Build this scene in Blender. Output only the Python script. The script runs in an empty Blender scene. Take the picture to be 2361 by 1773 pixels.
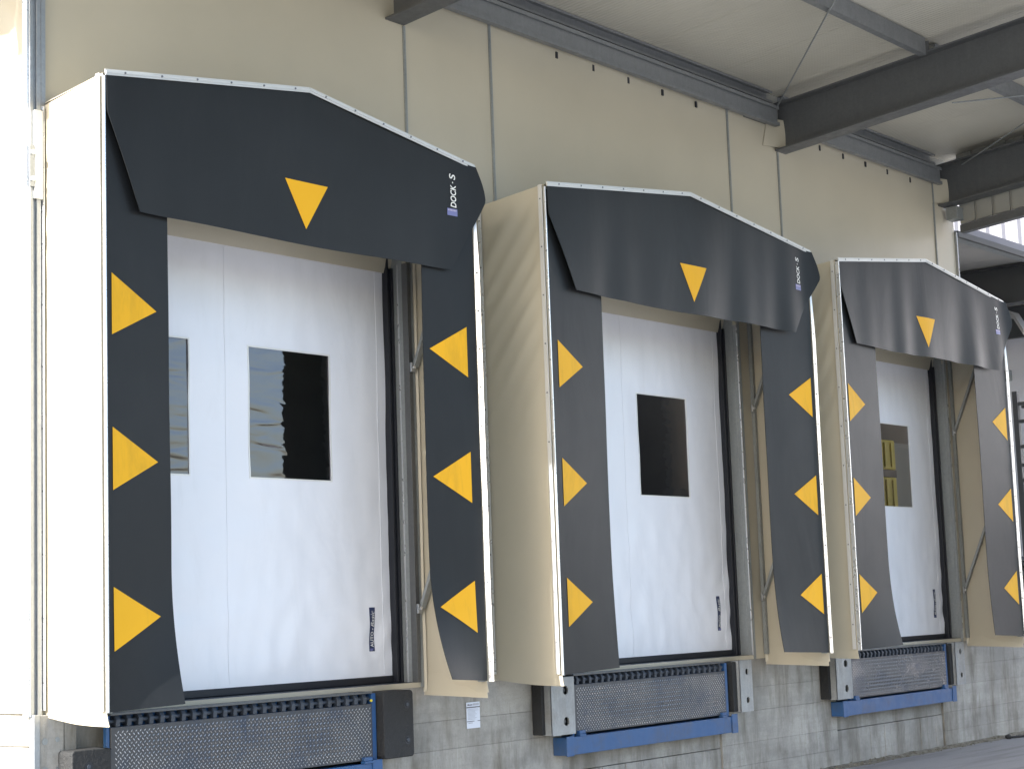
import bpy, math, random
from mathutils import Vector, Matrix, noise
random.seed(7)
S = bpy.context.scene
COL = S.collection
R = math.radians

# ---------------------------------------------------------------- camera
cam_d = bpy.data.cameras.new('camera'); cam = bpy.data.objects.new('camera', cam_d); COL.objects.link(cam)
S.camera = cam
CAM = Vector((-5.01913, -7.55784, 0.73910))
fwd = Vector((0.76847277, 0.62752623, 0.12514162)).normalized()
upv = Vector((-0.07435854, -0.10666757, 0.99151038)).normalized()
rgt = fwd.cross(upv).normalized(); upv = rgt.cross(fwd)
cam.matrix_world = Matrix(((rgt.x, upv.x, -fwd.x, CAM.x), (rgt.y, upv.y, -fwd.y, CAM.y), (rgt.z, upv.z, -fwd.z, CAM.z), (0, 0, 0, 1)))
cam_d.sensor_width = 36.0; cam_d.lens = 4073.85 / 2361 * 36.0
cam_d.clip_start = 0.05; cam_d.clip_end = 2000
# ---------------------------------------------------------------- light
SUN_EL, SUN_AZ = 31.0, 269.8          # degrees, azimuth clockwise from +Y: from the left, grazing the dock face
w = bpy.data.worlds.new('World'); S.world = w; w.use_nodes = True
nt = w.node_tree; nt.nodes.clear()
sk = nt.nodes.new('ShaderNodeTexSky'); sk.sky_type = 'NISHITA'; sk.sun_disc = False
sk.sun_elevation = R(SUN_EL); sk.sun_rotation = R(SUN_AZ); sk.air_density = 1.0; sk.dust_density = 2.5; sk.ozone_density = 1.2
bg = nt.nodes.new('ShaderNodeBackground'); bg.inputs[1].default_value = 0.15
wo = nt.nodes.new('ShaderNodeOutputWorld')
nt.links.new(sk.outputs[0], bg.inputs[0]); nt.links.new(bg.outputs[0], wo.inputs[0])
sd = bpy.data.lights.new('sun', 'SUN'); sd.energy = 5.0; sd.angle = R(0.53); sd.color = (1.0, 0.98, 0.945)
so = bpy.data.objects.new('sun', sd); COL.objects.link(so)
az, el = R(SUN_AZ), R(SUN_EL)
sdir = Vector((math.sin(az) * math.cos(el), math.cos(az) * math.cos(el), math.sin(el)))
so.rotation_euler = sdir.to_track_quat('Z', 'Y').to_euler(); so.location = sdir * 40
S.view_settings.view_transform = 'Standard'; S.view_settings.look = 'None'
S.view_settings.gamma = 1.0; S.view_settings.use_curve_mapping = False
S.view_settings.exposure = 1.66
S.render.engine = 'CYCLES'
S.cycles.max_bounces = 8; S.cycles.diffuse_bounces = 5

# ---------------------------------------------------------------- materials
class NT:
    def __init__(s, name):
        s.m = bpy.data.materials.new(name); s.m.use_nodes = True
        s.t = s.m.node_tree; s.b = s.t.nodes['Principled BSDF']; s.geo = s.t.nodes.new('ShaderNodeNewGeometry')
        s.tc = s.t.nodes.new('ShaderNodeTexCoord')
    def n(s, typ, **kw):
        x = s.t.nodes.new(typ)
        for k, v in kw.items(): setattr(x, k, v)
        return x
    def l(s, a, b): s.t.links.new(a, b)
    def pos(s, scale=(1, 1, 1), loc=(0, 0, 0)):
        mp = s.n('ShaderNodeMapping'); s.l(s.geo.outputs['Position'], mp.inputs[0])
        mp.inputs['Scale'].default_value = scale; mp.inputs['Location'].default_value = loc
        return mp.outputs[0]
    def noise(s, scale, detail=4, vec=None, rough=0.55, dist=0.0):
        x = s.n('ShaderNodeTexNoise'); x.inputs['Scale'].default_value = scale; x.inputs['Detail'].default_value = detail
        x.inputs['Roughness'].default_value = rough; x.inputs['Distortion'].default_value = dist
        s.l(vec if vec is not None else s.geo.outputs['Position'], x.inputs['Vector'])
        return x.outputs[0]
    def ramp(s, f, stops):
        r = s.n('ShaderNodeValToRGB'); s.l(f, r.inputs[0]); cr = r.color_ramp
        while len(cr.elements) < len(stops): cr.elements.new(0.5)
        for e, (p, c) in zip(cr.elements, stops):
            e.position = p; e.color = (*c, 1) if len(c) == 3 else c
        return r.outputs[0]
    def mix(s, f, a, b, mode='MIX'):
        x = s.n('ShaderNodeMix'); x.data_type = 'RGBA'; x.blend_type = mode; x.clamp_factor = True
        for sock, v in ((0, f), (6, a), (7, b)):
            if isinstance(v, (int, float)): x.inputs[sock].default_value = v
            elif isinstance(v, tuple): x.inputs[sock].default_value = (*v, 1)
            else: s.l(v, x.inputs[sock])
        return x.outputs[2]
    def bump(s, h, strength=0.3, dist=0.01, prev=None):
        x = s.n('ShaderNodeBump'); x.inputs['Strength'].default_value = strength; x.inputs['Distance'].default_value = dist
        s.l(h, x.inputs['Height'])
        if prev is not None: s.l(prev, x.inputs['Normal'])
        s.l(x.outputs[0], s.b.inputs['Normal']); return x.outputs[0]
    def set(s, base=None, rough=None, metal=None, spec=None):
        for k, v in (('Base Color', base), ('Roughness', rough), ('Metallic', metal), ('Specular IOR Level', spec)):
            if v is None: continue
            if isinstance(v, (int, float)): s.b.inputs[k].default_value = v
            elif isinstance(v, tuple): s.b.inputs[k].default_value = (*v, 1)
            else: s.l(v, s.b.inputs[k])
g3 = lambda v: (v, v, v)
def sc(c, k): return tuple(min(1, x * k) for x in c)

def cloth(name, c, rough, var=0.06, fine=600, fb=0.12, wr=0.25, wscale=(2.2, 2.2, 0.9), spec=0.5, dirt=None):
    m = NT(name)
    n1 = m.noise(1.3, 5)
    col = m.mix(m.ramp(n1, [(0.3, g3(0)), (0.72, g3(1))]), sc(c, 1 - var), sc(c, 1 + var))
    if dirt:
        n3 = m.noise(1.0, 6, m.pos((5, 5, 1.2)), 0.7, 0.6)
        col = m.mix(m.ramp(n3, [(0.52, g3(0)), (0.8, g3(dirt[1]))]), col, dirt[0])
    m.set(col, m.ramp(m.noise(6, 4), [(0.3, g3(rough * 0.97)), (0.7, g3(min(1, rough * 1.03)))]), 0, spec)
    b1 = m.bump(m.noise(1.0, 3, m.pos(wscale), 0.5, 0.8), wr, 0.02)
    if fb: m.bump(m.noise(fine, 2), fb, 0.0006, b1)
    return m.m
CREAM = (0.440, 0.402, 0.312)
M = {}
M['cream_wall'] = cloth('cream_pvc_wall', CREAM, 0.30, 0.04, wr=0.05, wscale=(0.9, 1, 0.6), spec=0.5)
M['cream'] = cloth('cream_pvc', sc(CREAM, 1.04), 0.40, 0.04, wr=0.14, wscale=(2, 2.5, 1.2), dirt=((0.40, 0.36, 0.27), 0.22))
M['black'] = cloth('charcoal_rubber_fabric', (0.0125, 0.0138, 0.0150), 0.46, 0.12, fine=420, fb=0.25, wr=0.30, wscale=(1.8, 1.8, 0.7), spec=0.26, dirt=((0.026, 0.028, 0.030), 0.3))
M['door'] = cloth('white_pvc_door', (0.83, 0.84, 0.87), 0.34, 0.025, fb=0.05, wr=0.45, wscale=(2.2, 2, 1.5), dirt=((0.55, 0.55, 0.54), 0.22))
M['yellow'] = cloth('yellow_print', (0.75, 0.395, 0.012), 0.55, 0.05, fb=0.1, wr=0.1, spec=0.22, dirt=((0.38, 0.23, 0.02), 0.6))
M['rubber'] = cloth('black_rubber', (0.016, 0.017, 0.018), 0.75, 0.2, fine=150, fb=0.5, wr=0.5, wscale=(30, 30, 30), dirt=((0.030, 0.029, 0.028), 0.5))
M['seal'] = cloth('black_seal', (0.010, 0.012, 0.018), 0.5, 0.15, fb=0.1, wr=0.1)

def metal(name, c, rough, mt, streak=0.5, spangle=True, dirt=None):
    m = NT(name)
    n1 = m.noise(1.0, 6, m.pos((22, 22, 3)), 0.65)
    col = m.mix(m.ramp(n1, [(0.3, g3(0)), (0.75, g3(streak))]), c, sc(c, 0.72))
    if spangle:
        v = m.n('ShaderNodeTexVoronoi'); v.inputs['Scale'].default_value = 70; m.l(m.geo.outputs['Position'], v.inputs['Vector'])
        bw = m.n('ShaderNodeRGBToBW'); m.l(v.outputs['Color'], bw.inputs[0]); col = m.mix(0.07, col, bw.outputs[0], 'OVERLAY')
    if dirt:
        col = m.mix(m.ramp(m.noise(5, 8, None, 0.7, 0.4), [(0.48, g3(0)), (0.72, g3(dirt[1]))]), col, dirt[0])
    m.set(col, m.ramp(m.noise(14, 5), [(0.3, g3(rough * 0.8)), (0.7, g3(min(1, rough * 1.2)))]), mt)
    m.bump(m.noise(40, 3), 0.08, 0.003)
    return m.m
M['galv'] = metal('galvanised_steel', (0.36, 0.38, 0.40), 0.42, 0.75)
M['galv_dark'] = metal('galvanised_beam', (0.115, 0.120, 0.122), 0.52, 0.35, 0.45)
M['galv_rail'] = metal('galvanised_rail', (0.21, 0.22, 0.225), 0.48, 0.3, 0.5)
M['galv_post'] = metal('galvanised_post', (0.30, 0.32, 0.32), 0.5, 0.4, 0.6)
M['alu'] = metal('aluminium_trim', (0.72, 0.74, 0.76), 0.30, 0.7, 0.2, False)
M['alu_matt'] = metal('aluminium_matt', (0.62, 0.62, 0.60), 0.42, 0.35, 0.2, False)
M['rivet'] = metal('rivet_steel', (0.16, 0.17, 0.19), 0.45, 0.6, 0.3, False)
M['bumper'] = metal('worn_galvanised_plate', (0.36, 0.375, 0.38), 0.55, 0.3, 0.8, True, ((0.22, 0.21, 0.19), 0.6))
M['blue'] = metal('blue_paint', (0.026, 0.095, 0.245), 0.45, 0.0, 0.55, False, ((0.07, 0.07, 0.075), 0.55))
M['tread'] = metal('worn_tread_plate', (0.082, 0.083, 0.088), 0.46, 0.4, 0.6, False, ((0.028, 0.045, 0.080), 0.75))
M['tread_bar'] = metal('polished_tread_bar', (0.50, 0.50, 0.52), 0.3, 0.9, 0.6, False, ((0.10, 0.12, 0.17), 0.6))
M['lug'] = metal('greasy_hinge_steel', (0.055, 0.068, 0.088), 0.5, 0.3, 0.5, False, ((0.03, 0.028, 0.028), 0.5))
M['dark'] = cloth('pit_shade', (0.02, 0.021, 0.023), 0.9, 0.2, fb=0)

def plain(name, c, rough=0.6, metal_=0):
    m = NT(name)
    m.set(m.mix(m.ramp(m.noise(3, 5), [(0.3, g3(0)), (0.7, g3(1))]), sc(c, 0.93), sc(c, 1.05)), rough, metal_)
    return m.m
M['label_navy'] = plain('navy_label', (0.020, 0.035, 0.095), 0.35)
M['label_blue'] = plain('faded_blue_label', (0.16, 0.17, 0.36), 0.4)
M['label_pale'] = plain('pale_label_print', (0.46, 0.42, 0.56), 0.4)
M['print_white'] = plain('white_print', (0.80, 0.80, 0.76), 0.5)
M['paper'] = plain('sign_white', (0.62, 0.66, 0.74), 0.4)
M['ink'] = plain('sign_ink', (0.10, 0.10, 0.12), 0.5)
M['ink_pale'] = plain('sign_ink_pale', (0.40, 0.42, 0.47), 0.5)
M['yellow_crate'] = plain('yellow_crate', (0.62, 0.50, 0.03), 0.5)
M['far_wall'] = cloth('grey_white_wall', (0.80, 0.80, 0.84), 0.8, 0.05, fb=0, wr=0.1, dirt=((0.62, 0.62, 0.64), 0.3))
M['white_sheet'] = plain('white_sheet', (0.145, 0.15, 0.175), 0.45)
M['grey_sheet'] = cloth('grey_sheet', (0.30, 0.30, 0.27), 0.6, 0.08, fb=0, wr=0.05)
M['far_soffit'] = cloth('far_soffit', (0.34, 0.33, 0.31), 0.7, 0.05, fb=0, wr=0.05)
M['far_dark'] = plain('far_dark_steel', (0.05, 0.053, 0.055), 0.6)
M['interior'] = plain('interior_wall', (0.28, 0.27, 0.25), 0.9)
M['across'] = plain('dark_cladding', (0.045, 0.05, 0.05), 0.8)

# soffit: cream-grey mini-ribbed sandwich panel
m = NT('ribbed_soffit')
wv = m.n('ShaderNodeTexWave'); wv.wave_type = 'BANDS'; wv.bands_direction = 'X'; wv.wave_profile = 'SIN'
wv.inputs['Scale'].default_value = 7.5; wv.inputs['Distortion'].default_value = 0.0; m.l(m.geo.outputs['Position'], wv.inputs['Vector'])
base = m.mix(m.ramp(m.noise(0.8, 5), [(0.3, g3(0)), (0.7, g3(1))]), (0.42, 0.40, 0.335), (0.49, 0.47, 0.40))
base = m.mix(m.ramp(m.noise(1.0, 7, m.pos((9, 0.8, 1)), 0.7), [(0.62, g3(0)), (0.80, g3(0.5))]), base, (0.20, 0.17, 0.13))
m.set(base, 0.55)
m.bump(wv.outputs[1], 0.55, 0.006)
M['soffit'] = m.m

# concrete
def concrete(name, c, board=True):
    m = NT(name)
    oi = m.n('ShaderNodeObjectInfo')
    base = m.mix(m.ramp(m.noise(0.9, 8, None, 0.62), [(0.3, g3(0)), (0.7, g3(1))]), sc(c, 0.84), sc(c, 1.30))
    base = m.mix(m.ramp(m.noise(1.0, 8, m.pos((0.9, 0.9, 13)), 0.7, 0.4), [(0.36, g3(0.35)), (0.56, g3(0))]), base, sc(c, 0.68))
    base = m.mix(m.ramp(m.noise(2.6, 9, None, 0.70, 0.15), [(0.42, g3(0)), (0.66, g3(0.75))]), base, sc(c, 0.58))
    base = m.mix(m.ramp(m.noise(1.0, 6, m.pos((5, 5, 1.0)), 0.7, 0.3), [(0.48, g3(0)), (0.70, g3(0.75))]), base, (0.13, 0.115, 0.085))
    base = m.mix(m.ramp(m.noise(1.0, 6, m.pos((7, 7, 0.9), (3, 1, 2)), 0.7, 0.3), [(0.58, g3(0)), (0.74, g3(0.45))]), base, sc(c, 1.45))
    base = m.mix(m.ramp(m.noise(60, 4), [(0.3, g3(0.35)), (0.45, g3(0))]), base, sc(c, 0.6))
    hsv = m.n('ShaderNodeHueSaturation'); m.l(base, hsv.inputs['Color'])
    mr = m.n('ShaderNodeMapRange'); m.l(oi.outputs['Random'], mr.inputs[0]); mr.inputs[3].default_value = 0.94; mr.inputs[4].default_value = 1.05
    m.l(mr.outputs[0], hsv.inputs['Value'])
    m.set(hsv.outputs[0], 0.88, 0, 0.3)
    b = m.bump(m.noise(1.0, 6, m.pos((3, 3, 45)), 0.7, 0.5), 0.3, 0.003)
    v = m.n('ShaderNodeTexVoronoi'); v.inputs['Scale'].default_value = 22; m.l(m.geo.outputs['Position'], v.inputs['Vector'])
    b = m.bump(m.ramp(v.outputs['Distance'], [(0.06, g3(0)), (0.14, g3(1))]), 0.35, 0.004, b)
    m.bump(m.noise(90, 6), 0.35, 0.003, b)
    return m.m
M['concrete'] = concrete('board_formed_concrete', (0.350, 0.338, 0.308))
M['board'] = concrete('grey_protection_board', (0.36, 0.35, 0.32))

m = NT('asphalt')
base = m.mix(m.ramp(m.noise(0.35, 6), [(0.3, g3(0)), (0.7, g3(1))]), (0.25, 0.257, 0.268), (0.32, 0.323, 0.328))
base = m.mix(m.ramp(m.noise(220, 2), [(0.35, g3(0.5)), (0.6, g3(0))]), base, (0.14, 0.14, 0.145))
base = m.mix(m.ramp(m.noise(1.0, 5, m.pos((0.5, 6, 1)), 0.6, 0.8), [(0.50, g3(0)), (0.70, g3(0.55))]), base, (0.15, 0.15, 0.15))
m.set(base, 0.85, 0, 0.3); m.bump(m.noise(160, 4), 0.5, 0.004)
M['asphalt'] = m.m
m = NT('grit')
m.set(m.mix(m.ramp(m.noise(30, 3), [(0.3, g3(0)), (0.7, g3(1))]), (0.07, 0.065, 0.05), (0.24, 0.23, 0.19)), 0.95)
M['grit'] = m.m

# flexible clear vinyl pane
m = NT('clear_vinyl')
t = m.t
gl = m.n('ShaderNodeBsdfGlossy'); gl.inputs['Roughness'].default_value = 0.03; gl.inputs['Color'].default_value = (0.98, 0.92, 0.97, 1)
tr = m.n('ShaderNodeBsdfTransparent'); tr.inputs['Color'].default_value = (0.60, 0.60, 0.57, 1)
fr = m.n('ShaderNodeFresnel'); fr.inputs['IOR'].default_value = 2.1
mx = m.n('ShaderNodeMixShader')
bp = m.n('ShaderNodeBump'); bp.inputs['Strength'].default_value = 1.0; bp.inputs['Distance'].default_value = 0.0034
m.l(m.noise(1.0, 1, m.pos((3.0, 1, 13)), 0.4, 0.9), bp.inputs['Height'])
m.l(bp.outputs[0], gl.inputs['Normal'])
m.l(fr.outputs[0], mx.inputs[0]); m.l(tr.outputs[0], mx.inputs[1]); m.l(gl.outputs[0], mx.inputs[2])
m.l(mx.outputs[0], t.nodes['Material Output'].inputs[0])
M['vinyl'] = m.m

# ---------------------------------------------------------------- mesh helpers
class MB:
    def __init__(s): s.v = []; s.f = []
    def box(s, x0, x1, y0, y1, z0, z1):
        b = len(s.v)
        s.v += [(x, y, z) for z in (z0, z1) for y in (y0, y1) for x in (x0, x1)]
        for q in ((0, 2, 3, 1), (4, 5, 7, 6), (0, 1, 5, 4), (2, 6, 7, 3), (0, 4, 6, 2), (1, 3, 7, 5)): s.f.append(tuple(b + i for i in q))
        return s
    def hexa(s, pts):     # 8 points ordered like box
        b = len(s.v); s.v += [tuple(p) for p in pts]
        for q in ((0, 2, 3, 1), (4, 5, 7, 6), (0, 1, 5, 4), (2, 6, 7, 3), (0, 4, 6, 2), (1, 3, 7, 5)): s.f.append(tuple(b + i for i in q))
        return s
    def tube(s, a, b, r, n=8, r2=None):
        a = Vector(a); b = Vector(b); d = (b - a).normalized(); k = len(s.v); r2 = r if r2 is None else r2
        p = d.orthogonal().normalized(); q = d.cross(p)
        for c, rr in ((a, r), (b, r2)):
            for i in range(n):
                t_ = 2 * math.pi * i / n; s.v.append(tuple(c + (p * math.cos(t_) + q * math.sin(t_)) * rr))
        for i in range(n): s.f.append((k + i, k + (i + 1) % n, k + n + (i + 1) % n, k + n + i))
        s.f.append(tuple(k + i for i in reversed(range(n)))); s.f.append(tuple(k + n + i for i in range(n)))
        return s
    def prism(s, prof, axis, a, b):   # prof list of 2D, extruded along axis
        k = len(s.v); n = len(prof)
        for t_ in (a, b):
            for (p, q) in prof:
                s.v.append({'x': (t_, p, q), 'y': (p, t_, q), 'z': (p, q, t_)}[axis])
        for i in range(n): s.f.append((k + i, k + (i + 1) % n, k + n + (i + 1) % n, k + n + i))
        s.f.append(tuple(k + i for i in reversed(range(n)))); s.f.append(tuple(k + n + i for i in range(n)))
        return s
    def bar(s, a, b, w_, h, up=(0, 0, 1)):  # rectangular bar from a to b
        a = Vector(a); b = Vector(b); d = (b - a).normalized(); p = d.cross(Vector(up)).normalized(); q = p.cross(d)
        pts = []
        for zz in (-1, 1):
            for c in (a, b):
                for xx in (-1, 1): pts.append(c + p * (xx * w_ / 2) + q * (zz * h / 2))
        return s.hexa(pts)
    def sheet(s, fn, nu, nv, off=(0, 0.004, 0), skip=None):
        k = len(s.v); o = Vector(off); n = (nu + 1) * (nv + 1)
        front = [Vector(fn(i / nu, j / nv)) for j in range(nv + 1) for i in range(nu + 1)]
        s.v += [tuple(p) for p in front] + [tuple(p + o) for p in front]
        cells = {(i, j) for j in range(nv) for i in range(nu) if not (skip and skip((i + .5) / nu, (j + .5) / nv))}
        I = lambda i, j: k + j * (nu + 1) + i
        for (i, j) in cells:
            q = (I(i, j), I(i + 1, j), I(i + 1, j + 1), I(i, j + 1)); s.f.append(q); s.f.append(tuple(x + n for x in reversed(q)))
            for (di, dj, e) in ((0, -1, (q[0], q[1])), (1, 0, (q[1], q[2])), (0, 1, (q[2], q[3])), (-1, 0, (q[3], q[0]))):
                if (i + di, j + dj) not in cells: s.f.append((e[1], e[0], e[0] + n, e[1] + n))
        return s
    def build(s, name, mat, parent=None, smooth=False, bevel=0.0, **props):
        me = bpy.data.meshes.new(name); me.from_pydata(s.v, [], s.f); me.update()
        me.materials.append(M[mat] if isinstance(mat, str) else mat)
        if smooth:
            me.polygons.foreach_set('use_smooth', [True] * len(me.polygons))
            if hasattr(me, 'set_sharp_from_angle'): me.set_sharp_from_angle(angle=R(40))
        o = bpy.data.objects.new(name, me); COL.objects.link(o)
        if parent is not None: o.parent = parent; o.matrix_parent_inverse = parent.matrix_world.inverted() if parent.type == 'EMPTY' and False else Matrix()
        if bevel:
            bm = o.modifiers.new('bevel', 'BEVEL'); bm.width = bevel; bm.segments = 2; bm.limit_method = 'ANGLE'
        for k_, v_ in props.items(): o[k_] = v_
        return o
def thing(name, label, cat, loc=(0, 0, 0), group=None):
    o = bpy.data.objects.new(name, None); COL.objects.link(o); o.location = loc; o.empty_display_size = 0.2
    o['label'] = label; o['category'] = cat
    if group: o['group'] = group
    return o
def grid_axis(breaks, step):
    out = []
    for a, b in zip(breaks, breaks[1:]):
        n = max(1, round((b - a) / step))
        out += [a + (b - a) * i / n for i in range(n)]
    return out + [breaks[-1]]
def gridmesh(xs, zs, fn, off, skip=None):
    mb = MB(); nu, nv = len(xs) - 1, len(zs) - 1
    def f(u, v): return fn(xs[round(u * nu)], zs[round(v * nv)])
    def sk_(u, v):
        if not skip: return False
        i = int(u * nu); j = int(v * nv)
        return skip((xs[i] + xs[i + 1]) / 2, (zs[j] + zs[j + 1]) / 2)
    return mb.sheet(f, nu, nv, off, sk_)
def text_mesh(body, shear=0.0, bold=0.0):
    c = bpy.data.curves.new('lettering', 'FONT'); c.body = body; c.shear = shear; c.offset = bold * 1.3; c.resolution_u = 4
    o = bpy.data.objects.new('lettering', c); COL.objects.link(o); bpy.context.view_layer.update()
    me = bpy.data.meshes.new_from_object(o.evaluated_get(bpy.context.evaluated_depsgraph_get()))
    vs = [v.co.copy() for v in me.vertices]; fs = [tuple(p.vertices) for p in me.polygons]
    bpy.data.objects.remove(o); bpy.data.curves.remove(c); bpy.data.meshes.remove(me)
    x0 = min(v.x for v in vs); x1 = max(v.x for v in vs); y0 = min(v.y for v in vs); y1 = max(v.y for v in vs)
    return [((v.x - x0) / (x1 - x0), (v.y - y0) / (y1 - y0)) for v in vs], fs
def up_text(body, xl, xr, z0, z1, yf, mat, parent, shear=0.0, bold=0.0):   # reads upward, letter tops to the left
    uv, fs = text_mesh(body, shear, bold); mb = MB()
    for (a, b) in uv:
        x = xr - b * (xr - xl); z = z0 + a * (z1 - z0); mb.v.append((x, yf(x, z), z))
    mb.f = fs
    return mb.build('lettering', mat, parent)
fb = lambda x, y, z, s_: noise.noise(Vector((x * s_, y * s_, z * s_)))

GROUND = -0.69
# ---------------------------------------------------------------- ground
mb = MB(); mb.v = [(-300, -300, GROUND), (300, -300, GROUND), (300, 300, GROUND), (-300, 300, GROUND)]; mb.f = [(0, 1, 2, 3)]
mb.build('ground', 'asphalt', kind='structure', label='worn grey asphalt yard in front of the loading docks')

# ---------------------------------------------------------------- data for the docks
DOCK = [  # base x of door, frame left, frame right, front plane y, curtain width, arrow width, outward swing edge/apex, bottom flare L/R, gable base z, fold amplitude
    dict(o=0.0,   x0=0.424, x1=3.273,  d=0.511, W=0.44, tw=0.31, s=0.047, fl=0.10, fr=0.17, H=3.493, fold=0.002, f=0.05, ins=(0.21, 0.225)),
    dict(o=3.934, x0=3.934, x1=7.334,  d=0.575, W=0.665, tw=0.30, s=0.067, fl=0.03, fr=0.07, H=3.485, fold=0.030, f=0.06, ins=(0.28, 0.29)),
    dict(o=7.723, x0=7.799, x1=11.015, d=0.575, W=0.64, tw=0.29, s=0.020, fl=0.09, fr=0.03, H=3.485, fold=0.046, f=0.05, ins=(0.24, 0.24)),
]
WALLZ = 4.75
OPEN_L, OPEN_R, OPEN_B, OPEN_T = 0.66, 3.19, 0.30, 3.12
WORDS = ['first', 'second', 'third']
NICK = ['nearest and largest', 'middle', 'farthest']

# ---------------------------------------------------------------- cream fabric-clad wall
fw = thing('fabric_wall', 'cream PVC-clad front wall above and between the three docks', 'wall')
joints = [0.400, 3.235, 4.110, 7.150, 7.935, 10.895, 11.335]
def in_open(x, z):
    for D in DOCK:
        if D['o'] + OPEN_L < x < D['o'] + OPEN_R and OPEN_B < z < OPEN_T: return True
    return False
for i, (a, b) in enumerate(zip(joints, joints[1:])):
    top = 5.02 if i == 0 else 4.80
    bx = {a + 0.004, b - 0.004}; bz = {0.27, OPEN_B, OPEN_T, top}
    for D in DOCK:
        for e in (D['o'] + OPEN_L, D['o'] + OPEN_R):
            if a + 0.01 < e < b - 0.01: bx.add(e)
    if i == 5: bz.add(4.52)
    xs = grid_axis(sorted(bx), 0.10); zs = grid_axis(sorted(bz), 0.10)
    def wf(x, z, a=a, b=b):
        e = min(1, (x - a) / 0.25, (b - x) / 0.25, max(0, (z - 0.25) / 0.3)); e = max(0, e)
        y = 0.010 * e * fb(x, 3.1, z, 1.1) + 0.004 * e * fb(x * 1.0 + z * 0.6, 7, z * .8, 3.0)
        return (x, y - 0.006, z)
    def skp(x, z, a=a, b=b, i=i):
        if i == 5 and z > 4.52 and x > 11.10: return True
        return in_open(x, z)
    gridmesh(xs, zs, wf, (0, 0.03, 0), skp).build('wall_panel', 'cream_wall', fw, smooth=True)
for x, zt in ((3.235, 4.53), (4.110, 4.77), (7.150, 4.79), (7.935, 4.53), (10.895, 4.77)):
    MB().box(x - 0.011, x + 0.011, -0.016, 0.0, 0.27, zt).box(x - 0.004, x + 0.004, -0.020, -0.016, 0.27, zt).build('joint_strip', 'galv_post', fw)
for x in (4.875, 5.317, 5.765, 6.225, 6.70, 8.685, 9.11, 9.535, 9.96, 10.43):
    MB().box(x - 0.011, x + 0.011, -0.011, 0.0, 4.680, 4.728).build('lacing_slot', 'seal', fw)
# fabric shrouds laced round the beam ends
for bx0 in (3.06, 7.90, 11.0):
    if bx0 != 3.06:
        def shr(u, v, bx0=bx0):
            x = bx0 - 0.12 + 0.20 * u ; z = 4.55 + 0.25 * v + 0.012 * math.sin(u * 3)
            y = -0.010 - 0.075 * u * u - 0.010 * math.sin(v * 3.1) * u
            if bx0 == 7.90: x = 7.79 + 0.225 * u - 0.09 * (1 - v) * (1 - u)
            return (x, y, z)
        MB().sheet(shr, 10, 8, (0.003, 0.004, 0)).build('beam_shroud', 'cream', fw, smooth=True)
MB().box(7.42, 7.76, -0.02, 0.0, 4.745, 4.765).build('clamp_strip', 'galv_dark', fw)
MB().box(11.336, 11.37, -0.022, 0.03, 0.27, 4.32).box(11.330, 11.336, -0.030, 0.0, 0.27, 4.32).build('edge_trim', 'galv', fw)
mb = MB()
for z in [0.5 + 0.43 * k for k in range(9)]: mb.tube((11.353, -0.022, z), (11.353, -0.028, z), 0.010, 8)
mb.build('rivets', 'rivet', fw, kind='stuff')

# corner channel at the left end
cc = thing('corner_channel', 'tall galvanised corner channel left of the nearest shelter', 'channel')
MB().prism([(0.330, -0.028), (0.350, -0.028), (0.350, -0.012), (0.372, -0.012), (0.372, -0.028), (0.398, -0.028), (0.398, 0.03), (0.330, 0.03)], 'z', 0.285, 5.05).build('channel_profile', 'galv', cc, bevel=0.002)
MB().box(0.318, 0.3295, -0.020, 0.02, 0.285, 5.05).build('edge_lip', 'alu', cc)
MB().box(0.399, 0.425, -0.030, -0.008, 3.40, 5.05).build('upper_rail', 'galv', cc)
MB().box(0.352, 0.400, -0.042, -0.0285, 2.92, 3.39).build('cream_splice', 'alu_matt', cc)
br = MB().box(0.322, 0.350, -0.040, -0.0290, 2.98, 3.20).build('hinge_plate', 'galv', cc)
for z in (3.02, 3.16):
    MB().tube((0.335, -0.040, z), (0.335, -0.052, z), 0.014, 8).build('bolt', 'alu', br)

# sunlit end wall
ew = thing('fabric_end_wall', 'sunlit cream PVC end wall at the far left edge', 'wall')
def ewf(u, v):
    y = 0.03 + 8.0 * u ** 1.6; z = 0.30 + 4.9 * v
    x = 0.345
    t_ = (z - 0.75 * (y * 1.4) - 0.2)
    amp = 0.012 * math.exp(-((z - 3.7) / 0.8) ** 2) * min(1, y / 0.15)
    x += amp * math.sin(t_ * 26 + 1.5 * fb(y, z, 0, 2)) + 0.008 * fb(y, z, 1, 1.6)
    return (x, y, z)
MB().sheet(ewf, 60, 90, (0.02, 0, 0)).build('end_panel', 'cream_wall', ew, smooth=True)

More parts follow.
